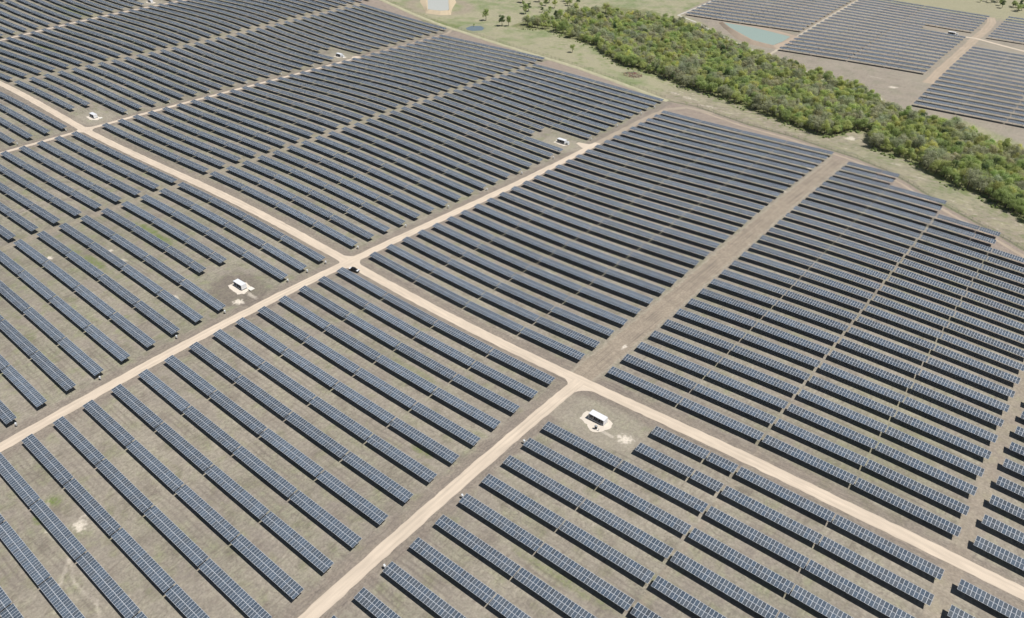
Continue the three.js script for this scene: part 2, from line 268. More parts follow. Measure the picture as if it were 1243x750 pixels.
struct('gravel_turnout', patch([[-193, 225.3], [-193.4, 228.3], [-186, 230.2], [-184, 236], [-181.5, 232], [-182, 221], [-186, 222]], 0.054), caliche);
struct('gravel_turnout', patch([[-462, 258], [-461, 262], [-455, 264], [-454, 254], [-457, 253]], 0.054), caliche);
// second site beyond the wood
struct('gravel_edge_track', strip([[-314, 668], [-315, 635], [-318, 592], [-286, 577], [-250, 550], [-205, 523], [-182.5, 507], [-153, 491.5], [-100, 474], [-64, 457], [-44, 425]], 1.25, 0.05, 0.15), concrete);
struct('gravel_cross_road', strip([[-61, 675.5], [-45, 678.5], [-11, 664], [30, 648], [90, 628]], 2.0, 0.05, 0.3), trackMat(srgb(216, 200, 178)));
struct('dirt_track', strip([[-43.5, 511], [-43.5, 560], [-43.4, 640], [-45, 678], [-44, 712], [-46, 752], [-51, 772]], 4.2, 0.045, 0.6), trackMat(srgb(184, 167, 146)));
struct('dirt_track', strip([[-180.5, 512], [-181.5, 560], [-181.5, 650], [-181.5, 770]], 1.6, 0.045, 0.4), trackMat(srgb(196, 184, 164)));
struct('dirt_track', strip([[-330, 760], [-322, 700], [-345, 665], [-370, 640], [-395, 660], [-380, 720]], 2.2, 0.045, 0.6), trackMat(srgb(206, 192, 168)));
// low bank of mown spoil along the north-east boundary
{
  const line = PERIM.filter(([u]) => u > -1300 && u <= -195), mk = [];
  for (const [off, h] of [[-2.6, 0.02], [-1.2, 0.75], [0.6, 0.95], [2.6, 0.02]]) mk.push([off, h]);
  const pts = []; for (let u = -1000; u <= -190; u += 3) pts.push([u, along(line, u) + 1.5]);
  const pos = [], col = [], idx = [];
  pts.forEach(([u, v], i) => { mk.forEach(([off, h], k) => { const vv = v + off, fade = smooth(-190, -205, u); pos.push(u, hgt(u, vv) + (k === 0 || k === 3 ? 0.02 : h * fade * (1 + 0.25 * noise(u / 9, k))), -vv); const s = 1 + 0.12 * noise(u / 7, k * 3); col.push(s, s, s * 0.97); }); if (i) for (let k = 0; k < 3; k++) { const a = (i - 1) * 4 + k; idx.push(a, a + 4, a + 1, a + 1, a + 4, a + 5); } });
  const g = new THREE.BufferGeometry(); g.setAttribute('position', new THREE.Float32BufferAttribute(pos, 3)); g.setAttribute('color', new THREE.Float32BufferAttribute(col, 3)); g.setIndex(idx); g.computeVertexNormals();
  struct('earth_bank', g, trackMat(srgb(186, 180, 150)));
}

// ---------------------------------------------------------------- ponds
const water = (c, r = 0.12) => new THREE.MeshPhysicalMaterial({ color: c, roughness: r, ior: 1.33 });
function level(outline, y) { const s = new THREE.Shape(outline.map(([u, v]) => new THREE.Vector2(u, v))); const g = new THREE.ShapeGeometry(new THREE.Shape(s.getSpacedPoints(60))); g.rotateX(-Math.PI / 2); g.translate(0, y, 0); return g; }
function pond(outline, lift, c, bank) {
  const hs = outline.map(([u, v]) => hgt(u, v)), y = Math.max(...hs) + lift;
  // the bank is a rim of earth that holds the water level
  const cu = outline.reduce((a, p) => a + p[0], 0) / outline.length, cv = outline.reduce((a, p) => a + p[1], 0) / outline.length, pos = [], col = [], idx = [], N = outline.length, sub = 6;
  const ring = []; for (let i = 0; i < N; i++) for (let k = 0; k < sub; k++) { const p = outline[i], q = outline[(i + 1) % N]; ring.push([lerp(p[0], q[0], k / sub), lerp(p[1], q[1], k / sub)]); }
  ring.forEach(([u, v]) => { const d = Math.hypot(u - cu, v - cv); for (const [o, yy] of [[-0.8, -0.25], [1.2, 0.25], [3, 0.3], [9, null]]) { const a = u + (u - cu) / d * o, b = v + (v - cv) / d * o; pos.push(a, yy === null ? hgt(a, b) - 0.05 : y + yy, -b); const s = 1 + 0.08 * noise(a / 4, b / 4); col.push(s, s, s); } });
  const n = ring.length; for (let i = 0; i < n; i++) for (let k = 0; k < 3; k++) { const a = i * 4 + k, b = ((i + 1) % n) * 4 + k; idx.push(a, a + 1, b, b, a + 1, b + 1); }
  const g = new THREE.BufferGeometry(); g.setAttribute('position', new THREE.Float32BufferAttribute(pos, 3)); g.setAttribute('color', new THREE.Float32BufferAttribute(col, 3)); g.setIndex(idx); g.computeVertexNormals();
  const bm = trackMat(bank); bm.side = THREE.DoubleSide;
  struct('pond_bank', g, bm);
  struct('pond_water', level(outline, y), water(c));
}
pond([[-261.9, 586], [-228, 587], [-187, 578], [-186, 557], [-188, 539], [-200, 541], [-211, 544], [-231, 559], [-248, 572]], 0.1, srgb(166, 182, 170), srgb(178, 160, 140));
pond([[-600, 500], [-563, 456], [-530, 423], [-516, 427], [-510, 435], [-548, 474], [-585, 515]], 0.1, srgb(206, 206, 196), srgb(200, 182, 152));
pond([[-457, 403], [-458, 413], [-450, 419], [-442, 415], [-438, 407], [-444, 399.5], [-451, 399]], 0.02, srgb(120, 134, 140), srgb(150, 150, 118));

// ---------------------------------------------------------------- solar tables
const MOD = 1.115, LEN28 = 28 * MOD, GAP = 0.6, MODLEN = 1.95, SPINE = 0.05;
const panelMat = new THREE.MeshPhysicalMaterial({ vertexColors: true, roughness: 0.2, ior: 1.95, side: THREE.DoubleSide });
const steel = std(srgb(168, 170, 172), 0.5, { metalness: 0.6 }), steelPale = std(srgb(205, 206, 204), 0.55, { metalness: 0.3 }), darkSteel = std(srgb(70, 72, 76), 0.6, { metalness: 0.4 });
const FRAME = new THREE.Color(0.84, 0.86, 0.89), UNDER = new THREE.Color(0.05, 0.055, 0.065);
const cellTone = () => { const b = rr(0.78, 1.25), w = rr(-0.08, 0.08); return new THREE.Color(0.105 * b * (1 + w), 0.127 * b, 0.152 * b * (1 - w)); };
// one module: frame and white back sheet, with two dark half-cell fields laid 4 mm proud under the glass
function moduleGeometry(width) {
  const w = width - 0.022, l = MODLEN, c = cellTone(), m = 0.047, list = [tinted(box(w, 0.03, l, 0, -0.005, 0), UNDER), tinted(new THREE.PlaneGeometry(w, l).rotateX(-Math.PI / 2).translate(0, 0.02, 0), FRAME)];
  for (const s of [-1, 1]) { const q = new THREE.PlaneGeometry(w - 2 * m, l / 2 - m - 0.006).rotateX(-Math.PI / 2).translate(0, 0.024, s * (l / 4 - (m - 0.006) / 2)); list.push(tinted(q, c)); }
  const g = merge(list); g.deleteAttribute('uv'); return g;
}
const moduleVariants = new Map();
const modulesFor = (width) => { const k = width.toFixed(3); if (!moduleVariants.has(k)) moduleVariants.set(k, Array.from({ length: 8 }, () => moduleGeometry(width))); return moduleVariants.get(k); };
const modSpots = (n, width) => { const out = []; for (let i = 0; i < n; i++) for (const s of [-1, 1]) out.push([(i - (n - 1) / 2) * width, s * (MODLEN / 2 + SPINE / 2)]); return out; };
const fieldCache = new Map();
function moduleField(n, len, variant) {
  const k = `${n}|${len.toFixed(2)}|${variant}`;
  if (!fieldCache.has(k)) { const width = len / n, vs = modulesFor(width), tone = [1, 0.86, 1.12][variant]; const dim = (g) => { const c = g.attributes.color; for (let i = 0; i < c.count; i++) if (c.getX(i) < 0.4) c.setXYZ(i, c.getX(i) * tone, c.getY(i) * tone, c.getZ(i) * tone); return g; }; fieldCache.set(k, merge(modSpots(n, width).map(([x, z]) => dim(vs[Math.floor(rnd() * 8)].clone()).translate(x, 0, z).rotateX(TILT).translate(0, HUB, 0)))); }
  return fieldCache.get(k);
}
const tubeGeo = new Map(), postGeo = merge([box(0.16, HUB - 0.1, 0.16, 0, (HUB - 0.1) / 2, 0), box(0.3, 0.2, 0.34, 0, HUB - 0.2, 0)]), railGeo = box(0.06, 0.06, 3.4, 0, HUB - 0.05, 0), motorGeo = merge([box(0.42, 0.5, 0.32, 0, HUB - 0.42, 0.22), new THREE.CylinderGeometry(0.09, 0.09, 0.5, 10).rotateX(Math.PI / 2).translate(0, HUB - 0.5, 0.5)]);
const tubeFor = (len) => { const k = len.toFixed(2); if (!tubeGeo.has(k)) tubeGeo.set(k, new THREE.CylinderGeometry(0.085, 0.085, len, 8).rotateZ(Math.PI / 2).translate(0, HUB - 0.11, 0)); return tubeGeo.get(k); };
const railsFor = new Map();
const tables = [];
function row(field, u0, segs, v, k) {       // segs: [gap before, modules, length] along +u from u0
  let u = u0 + 0.13;
  for (const [gap, n, len] of segs) { u += gap; tables.push({ field, v, k, n, len, u: u + len / 2 }); u += len; }
}
const four = (n, total) => { const len = (total - 3 * GAP) / 4; return [[0, n, len], [GAP, n, len], [GAP, n, len], [GAP, n, len]]; };
const T = LEN28, split = [[GAP, 19, 19 * 1.09], [GAP * 0.8, 9, 9 * 1.09]];
const T2 = 31.42, halves = [[0, 28, T2], [0.34, 28, T2], [0.95, 28, T2], [0.34, 28, T2]];
for (let k = 1; k <= 27; k++) row('middle field', -177.7, four(28, 127.1), vUp(k), k);
for (let k = 1; k <= 26; k++) {
  const s = k <= 20 ? halves : k <= 22 ? [...halves.slice(0, 2), [0.95, 19, 19 * 1.1], [0.34, 9, 9 * 1.09]] : k <= 24 ? halves.slice(0, 2) : [[0, 19, 19 * 1.1], [0.4, 9, 9 * 1.09]];
  row('right field', -37.3, s, vUp(k), k);
}
for (let k = -1; k >= -17; k--) row('bottom right field', k >= -2 ? -37.3 + T2 + 0.34 : -37.3, k >= -2 ? [[0, 19, 19 * 1.1], [0.5, 9, 9 * 1.1], halves[2], halves[3]] : halves, vDown(k), k);
for (let k = -1; k >= -17; k--) row('bottom left field', -177.7, four(28, 127.1), vDown(k), k);
for (let k = -1; k >= -17; k--) row('left field', -317.2, k === -4 || k === -5 ? [...four(28, 127.1).slice(0, 2), ...split] : four(28, 127.1), vDown(k), k);
for (let k = -1; k >= -17; k--) row('far left field', -449.5, four(28, 127), vDown(k), k);
for (let k = 1; k <= 29; k++) row('upper middle field', -317.2, k === 18 || k === 19 ? [...four(28, 127.1).slice(0, 2), ...split] : four(28, 127.1), vUp(k), k);
for (let k = 1; k <= 31; k++) row('upper left field', -449.5, four(28, 127), vUp(k), k);
for (let k = 1; k <= 33; k++) row('far upper field', -590, [1, 2, 21, 22].includes(k) ? [...four(28, 127.5).slice(0, 2), ...split] : four(28, 127.5), vUp(k), k);
for (let k = 1; k <= 38; k++) row('top field', -750.6, four(32, 150.7), vUp(k), k);
for (let k = 1; k <= 40; k++) row('top left field', -890, [20, 21].includes(k) ? [...four(28, 127).slice(0, 2), ...split] : four(28, 127), vUp(k), k);
for (let k = 1; k <= 40; k++) row('corner field', -1022, four(28, 127), vUp(k), k);
for (let k = -1; k >= -8; k--) row('left edge field', -590, four(28, 127.5), vDown(k), k);
for (let k = -1; k >= -6; k--) row('left corner field', -750.6, four(32, 150.7), vDown(k), k);
for (let k = -4; k <= 14; k++) if (k) row('right edge field', 94.3, halves, k > 0 ? vUp(k) : vDown(k), k);
for (let j = 6; j <= 30; j++) row('far back field', -311.2, four(28, 127), vFar(j), j);
for (let j = 0; j <= 21; j++) row('far middle field', -178.7, j === 13 || j === 14 ? [...halves.slice(0, 2), [0.95, 19, 19 * 1.1]] : halves, vFar(j), j);
for (let j = 0; j <= 16; j++) row('far right field', -38.6, [...halves, [5, 28, T], ...halves.slice(1)], vEast(j), j);
for (let j = 21; j <= 29; j++) row('far corner field', -36, [...halves, [5, 28, T], ...halves.slice(1)], vEast(j), j);
// keep what stands in or near the picture
const kept = tables.filter((t) => {
  t.sway = 0.022 * noise(t.u / 9, t.v / 7); t.h0 = hgt(t.u - t.len / 2, t.v); t.h1 = hgt(t.u + t.len / 2, t.v);
  const e = [0, 0.25, 0.5, 0.75, 1].map((f) => seen(t.u + (f - 0.5) * t.len, t.v, HUB));
  t.in = e.filter((s) => s.in).length / 5; t.x = e[2].x; t.d = e[2].d;
  return e.some((s) => Math.abs(s.x) < 1.12 && Math.abs(s.y) < 1.14);
});
for (const t of kept) t.size = t.in * t.len / (t.d * t.d);
const largest = [...kept].sort((a, b) => b.size - a.size).slice(0, 300);
const near = new Set(largest), single = new Set([...largest].filter((t) => t.in > 0.5).sort((a, b) => a.d - b.d).slice(0, 40));
// each table's place in its row, counted over the tables in the picture
const rows = new Map();
for (const t of kept) if (t.in > 0.15) { const k = t.field + t.k; if (!rows.has(k)) rows.set(k, []); rows.get(k).push(t); }
for (const l of rows.values()) l.sort((a, b) => a.x - b.x).forEach((t, i) => { t.nth = i + 1; t.of = l.length; });
const place = (t, o) => { o.position.set(t.u, (t.h0 + t.h1) / 2, -t.v); o.rotation.z = Math.atan2(t.h1 - t.h0, t.len); o.rotation.x = t.sway; };
function buildTable(n, len, panels, variant) {
  const g = new THREE.Group();
  if (panels) { const width = len / n, vs = modulesFor(width); for (const [x, z] of modSpots(n, width)) { const m = mesh('solar_panel', vs[Math.floor(rnd() * 8)], panelMat, g); m.position.set(x, HUB - z * Math.sin(TILT), z * Math.cos(TILT)); m.rotation.x = TILT; } }
  else { const f = mesh('solar_panels', moduleField(n, len, variant), panelMat, g); f.userData.kind = 'stuff'; }
  mesh('torque_tube', tubeFor(len + 0.68), steel, g);
  const posts = n > 20 ? 5 : n > 10 ? 4 : 2;
  for (let i = 0; i < posts; i++) { const p = mesh('post', postGeo, steel, g); p.position.x = (i - (posts - 1) / 2) * (len / posts); }
  if (n > 10) { const m = mesh('drive_motor', motorGeo, darkSteel, g); m.position.x = len / posts / 2; }
  return g;
}
const protos = new Map();
const GROUPED = 'flat solar tables in long parallel rows';
largest.forEach((t, i) => {
  let o;
  if (single.has(t)) o = buildTable(t.n, t.len, true, 0);
  else { const key = `${t.n}|${t.len.toFixed(2)}|${i % 3}`; if (!protos.has(key)) protos.set(key, buildTable(t.n, t.len, false, i % 3)); o = protos.get(key).clone(); }
  o.name = numbered('solar_table'); scene.add(o); place(t, o); t.name = o.name;
  const side = t.k > 0 ? 'above' : 'below', w = t.n < 12 ? 'shortest' : t.n < 20 ? 'short' : 'flat';
  tag(o, `${w} solar table ${t.of === 1 ? 'alone' : ordinal(t.nth) + ' from left'} in ${ordinal(Math.abs(t.k))} row ${side} the main road, ${t.field}`, 'solar table', GROUPED);
});
{
  const rest = kept.filter((t) => !near.has(t)), g = new THREE.Group(), kinds = new Map();
  g.name = 'distant_solar_tables'; scene.add(g);
  tag(g, 'rows of small distant solar tables that fill the far fields of the solar farm', 'solar tables', null, 'stuff');
  for (const t of rest) { const k = `${t.n}|${t.len.toFixed(2)}`; if (!kinds.has(k)) kinds.set(k, []); kinds.get(k).push(t); }
  const d = new THREE.Object3D();
  for (const l of kinds.values()) for (let s = 0; s < 2; s++) {
    const mine = l.filter((_, i) => i % 2 === s); if (!mine.length) continue;
    const { n, len } = mine[0], posts = n > 20 ? 5 : n > 10 ? 4 : 2, frame = [tubeFor(len + 0.68)];
    for (let i = 0; i < posts; i++) frame.push(postGeo.clone().translate((i - (posts - 1) / 2) * (len / posts), 0, 0));
    for (const [name, geo, m] of [['solar_panels', moduleField(n, len, s), panelMat], ['support_frames', merge(frame), steel]]) {
      const im = new THREE.InstancedMesh(geo, m, mine.length); im.name = name; im.castShadow = im.receiveShadow = true; im.userData.kind = 'stuff';
      mine.forEach((t, i) => { place(t, d); d.updateMatrix(); im.setMatrixAt(i, d.matrix); });
      g.add(im);
    }
  }
}
console.log('tables', tables.length, 'kept', kept.length, 'rest', kept.length - largest.length, 'smallest near d', Math.max(...largest.map((t) => t.d)));

// ---------------------------------------------------------------- power stations on gravel pads
const white = std(srgb(236, 237, 238), 0.45), whiteDull = std(srgb(222, 224, 224), 0.6), dark = std(srgb(44, 46, 50), 0.7), grey = std(srgb(150, 154, 158), 0.6), padMat = trackMat(srgb(226, 214, 197));
function pad(u, v, outline) { struct('gravel_pad', patch(outline.map(([a, b]) => [u + a, v + b]), 0.05, 0.35), padMat); }
function station(u, v, label, turn = 0, extra = {}) {
  const g = thing('power_station', label, 'power station', 'white power stations on gravel pads');
  g.position.copy(at(u, v, 0.05)); g.rotation.y = turn;
  const L = extra.len ?? 6.4, W = 2.7, H = 2.25, y0 = 0.35;
  mesh('skid', merge([box(L, 0.3, 0.25, 0, 0.17, W / 2 - 0.15), box(L, 0.3, 0.25, 0, 0.17, -W / 2 + 0.15), box(0.25, 0.3, W - 0.6, -L / 2 + 0.2, 0.17, 0), box(0.25, 0.3, W - 0.6, L / 2 - 0.2, 0.17, 0), box(L, 0.06, W, 0, 0.34, 0)]), grey, g);
  // container: back, ends, roof, corner posts; the near side stands open
  mesh('roof', new RoundedBoxGeometry(L, 0.16, W, 2, 0.05).translate(0, y0 + H, 0), white, g);
  mesh('back_wall', merge([box(L - 0.1, H - 0.1, 0.08, 0, y0 + H / 2, -W / 2 + 0.08), ...Array.from({ length: 20 }, (_, i) => box(0.12, H - 0.2, 0.05, -L / 2 + 0.3 + i * (L - 0.6) / 19, y0 + H / 2, -W / 2 + 0.02))]), white, g);
  for (const s of [-1, 1]) mesh('end_wall', merge([box(0.08, H - 0.1, W - 0.2, s * (L / 2 - 0.08), y0 + H / 2, 0), ...Array.from({ length: 8 }, (_, i) => box(0.05, H - 0.2, 0.12, s * (L / 2 - 0.02), y0 + H / 2, -W / 2 + 0.3 + i * (W - 0.6) / 7))]), white, g);
  for (const s of [-1, 1]) for (const q of [-1, 1]) mesh('corner_post', box(0.16, H, 0.16, s * (L / 2 - 0.08), y0 + H / 2, q * (W / 2 - 0.08)), white, g);
  mesh('lower_rail', box(L, 0.16, 0.12, 0, y0 + 0.1, W / 2 - 0.06), white, g);
  mesh('inner_wall', box(L - 0.3, H - 0.2, 0.06, 0, y0 + H / 2, W / 2 - 1.0), dark, g);
  for (let i = 0; i < 3; i++) {                            // equipment behind the open side
    const x = -L / 2 + 1.15 + i * (L - 2.1) / 2.05, c = mesh('cabinet', merge([box(1.35, 1.5, 0.55, x, y0 + 0.9, W / 2 - 0.6), box(1.45, 0.08, 0.62, x, y0 + 1.68, W / 2 - 0.6)]), i === 1 ? grey : whiteDull, g);
    mesh('cooling_fins', merge(Array.from({ length: 7 }, (_, k) => box(0.09, 1.3, 0.1, x - 0.5 + k * 0.167, y0 + 1.15, W / 2 - 0.29))), dark, c);
    mesh('door_handle', box(0.05, 0.3, 0.06, x + 0.58, y0 + 1.3, W / 2 - 0.31), dark, c);
  }
  if (extra.transformer) {
    const t = mesh('transformer', merge([box(1.7, 1.7, 1.5, L / 2 + 1.5, 1.1, -0.3), box(1.9, 0.2, 1.7, L / 2 + 1.5, 0.2, -0.3)]), whiteDull, g);
    mesh('radiator', merge(Array.from({ length: 8 }, (_, k) => box(0.05, 1.2, 0.4, L / 2 + 0.85 + k * 0.18, 1.15, 0.65))), whiteDull, t);
    mesh('bushing', new THREE.CylinderGeometry(0.12, 0.16, 0.5, 12).translate(L / 2 + 1.5, 2.2, -0.3), grey, t);
  }
  if (extra.slab) mesh('concrete_slab', box(2.6, 0.25, 2.2, L / 2 + 1.9, 0.05, -2.2), std(srgb(232, 226, 214), 0.9), g);
  return g;
}
pad(-24.4, 0.1, [[-6.8, -1.4], [-7.2, 3.4], [-3, 5], [1, 5], [4.4, 3.6], [5.2, 0.6], [3.2, -3.4], [1, -4.6], [-1, -4.4], [-2.6, -2.8]]);
station(-25.2, 1.6, 'white power station with an open dark side on pale gravel beside the lower road junction', 0, { len: 6.6 });
pad(-200, -31.5, [[-6.4, -2.8], [-6.6, 1.4], [-2.5, 4.4], [2.8, 3.6], [4.4, -1.6], [2.6, -4], [-2, -3.6]]);
station(-201.4, -31, 'white power station with a loose slab at its end, left of the crossroads', 0, { slab: true });
pad(-200.4, 218.6, [[-5.6, -2.2], [-5.8, 2.6], [-1.5, 4.2], [3.4, 3.4], [5, 0], [3.4, -2.6]]);
station(-201, 219.4, 'white power station on a gravel spur near the upper end of the cross road', 0, { transformer: true });
pad(-473, 31.6, [[-6, -2.4], [-5.4, 2.6], [0, 3.6], [5, 3], [6, -0.6], [2, -3.4]]);
station(-474, 32.4, 'white power station at the upper left road junction', 0, { slab: true });
pad(-471, 251, [[-5.6, -2.4], [-5.2, 2.6], [0, 3.6], [6.5, 3], [7, 0], [2, -3]]);
station(-471.6, 251.6, 'white power station at the end of the far gravel road, near the top edge', 0, { transformer: true });
pad(-776.4, 241, [[-7, -2.4], [-6, 2.8], [0, 4], [6.5, 3], [7, 0], [2, -3]]);
station(-776.8, 241.6, 'tiny white power station at the top edge of the picture, farthest left', 0, {});
pad(-65, 676, [[-9, -2.6], [-8, 3], [0, 4], [5, 3], [6, -0.6], [2, -3]]);
station(-66, 676.5, 'white power station in the distant field beyond the wood', 0, { transformer: true });
{
  const k = thing('control_kiosk', 'small grey kiosk on the gravel in front of the lower power station', 'kiosk');
  k.position.copy(at(-23.2, -2.7, 0.05));
  mesh('cabinet', new RoundedBoxGeometry(0.9, 1.3, 0.6, 2, 0.04).translate(0, 0.85, 0), darkSteel, k);
  mesh('plinth', box(1.1, 0.24, 0.8, 0, 0.1, 0), whiteDull, k);
  mesh('hood', box(1.05, 0.06, 0.75, 0, 1.54, 0.03), grey, k);
  const s = thing('marker_post', 'white post next to the grey kiosk by the lower power station', 'post');
  s.position.copy(at(-21.8, -2.9, 0.05));
  mesh('shaft', new THREE.CylinderGeometry(0.14, 0.14, 1.2, 12).translate(0, 0.6, 0), white, s);
  mesh('cap', new THREE.SphereGeometry(0.16, 12, 8).translate(0, 1.2, 0), white, s);
}

// ---------------------------------------------------------------- combiner boxes at the row ends
function combiner(u, v, label) {
  const g = thing('combiner_box', label, 'combiner box', 'white combiner boxes at the row ends');
  g.position.copy(at(u, v)); g.rotation.y = -0.4; g.scale.setScalar(0.85);
  mesh('enclosure', merge([new RoundedBoxGeometry(1.0, 1.05, 0.5, 2, 0.05).translate(0, 1.35, 0), box(1.12, 0.05, 0.66, 0, 1.9, 0.04)]), whiteDull, g);
  for (const s of [-1, 1]) mesh('post', box(0.1, 1.0, 0.1, s * 0.38, 0.42, -0.12), steel, g);
  mesh('conduit', new THREE.CylinderGeometry(0.06, 0.06, 0.9, 8).translate(0.15, 0.42, 0.1), grey, g);
}
const rowOf = (v) => (v > 17 ? [Math.round((v - 28) / 11) + 1, 'above'] : [Math.round((7.5 - v) / 11) + 1, 'below']);
for (const v of [-134.9, -103.2, -70.3, -47.2, -13.8, -2.6, 8.4, 28.8, 61.9, 94.8, 127.8, 160.8, 193.8, 237, 270, 303, 322]) { const [k, s] = rowOf(v); combiner(-188.9, v, `white combiner box at the end of ${ordinal(k)} row ${s} the main road, crossroads road`); }
for (const v of [-23.6, 7.6, 50.4, 83, 116, 149, 182, 215]) { const [k, s] = rowOf(v); combiner(-461.4, v, `white combiner box at the end of ${ordinal(k)} row ${s} the main road, upper left road`); }
for (const v of [-24.8, -57.1, -91.3]) { const [k] = rowOf(v); combiner(-38.7, v, `white combiner box at the left end of ${ordinal(k)} row in the bottom right field`); }

// ---------------------------------------------------------------- car parked at the crossroads
{
  const g = thing('parked_car', 'dark car with white hood and tail parked on the verge at the crossroads', 'car');
  g.position.copy(at(-174.3, 13.6, 0.06)); g.rotation.y = 0.25;
  const paint = new THREE.MeshPhysicalMaterial({ color: srgb(238, 239, 240), roughness: 0.3, clearcoat: 0.8 }), glass = new THREE.MeshPhysicalMaterial({ color: srgb(18, 20, 24), roughness: 0.08 }), rubber = std(srgb(28, 28, 30), 0.85), black = std(srgb(26, 27, 30), 0.55);
  const side = new THREE.Shape([[-2.5, 0.42], [2.5, 0.42], [2.55, 0.9], [2.3, 1.06], [1.0, 1.14], [-2.4, 1.16], [-2.55, 0.95]].map(([a, b]) => new THREE.Vector2(a, b)));
  mesh('body', new THREE.ExtrudeGeometry(side, { depth: 1.76, bevelEnabled: true, bevelSize: 0.06, bevelThickness: 0.06, bevelSegments: 2 }).translate(0, 0, -0.88), black, g);
  const cab = new THREE.Shape([[0.95, 1.12], [0.35, 1.74], [-1.35, 1.78], [-1.7, 1.14]].map(([a, b]) => new THREE.Vector2(a, b)));
  const c = mesh('cabin', new THREE.ExtrudeGeometry(cab, { depth: 1.5, bevelEnabled: true, bevelSize: 0.05, bevelThickness: 0.05, bevelSegments: 2 }).translate(0, 0, -0.75), glass, g);
  mesh('roof', new RoundedBoxGeometry(1.7, 0.06, 1.5, 2, 0.03).translate(-0.5, 1.83, 0), black, c);
  mesh('hood', new RoundedBoxGeometry(1.55, 0.09, 1.84, 2, 0.03).translate(1.78, 1.16, 0).rotateZ(-0.03), paint, g);
  mesh('boot_lid', new RoundedBoxGeometry(0.85, 0.09, 1.84, 2, 0.03).translate(-2.12, 1.25, 0), paint, g);
  mesh('bumper', box(0.14, 0.34, 1.8, 2.58, 0.62, 0), black, g); mesh('bumper', box(0.14, 0.34, 1.8, -2.58, 0.62, 0), black, g);
  for (const s of [-1, 1]) { mesh('headlight', box(0.12, 0.16, 0.34, 2.56, 0.92, s * 0.66), std(srgb(220, 225, 230), 0.2), g); mesh('tail_light', box(0.1, 0.26, 0.22, -2.58, 0.98, s * 0.76), std(srgb(130, 20, 18), 0.3), g); }
  for (const x of [-1.55, 1.6]) for (const s of [-1, 1]) { const w = mesh('wheel', new THREE.CylinderGeometry(0.37, 0.37, 0.26, 20).rotateX(Math.PI / 2).translate(x, 0.37, s * 0.86), rubber, g); mesh('rim', new THREE.CylinderGeometry(0.22, 0.22, 0.28, 16).rotateX(Math.PI / 2).translate(x, 0.37, s * 0.86), grey, w); }
}

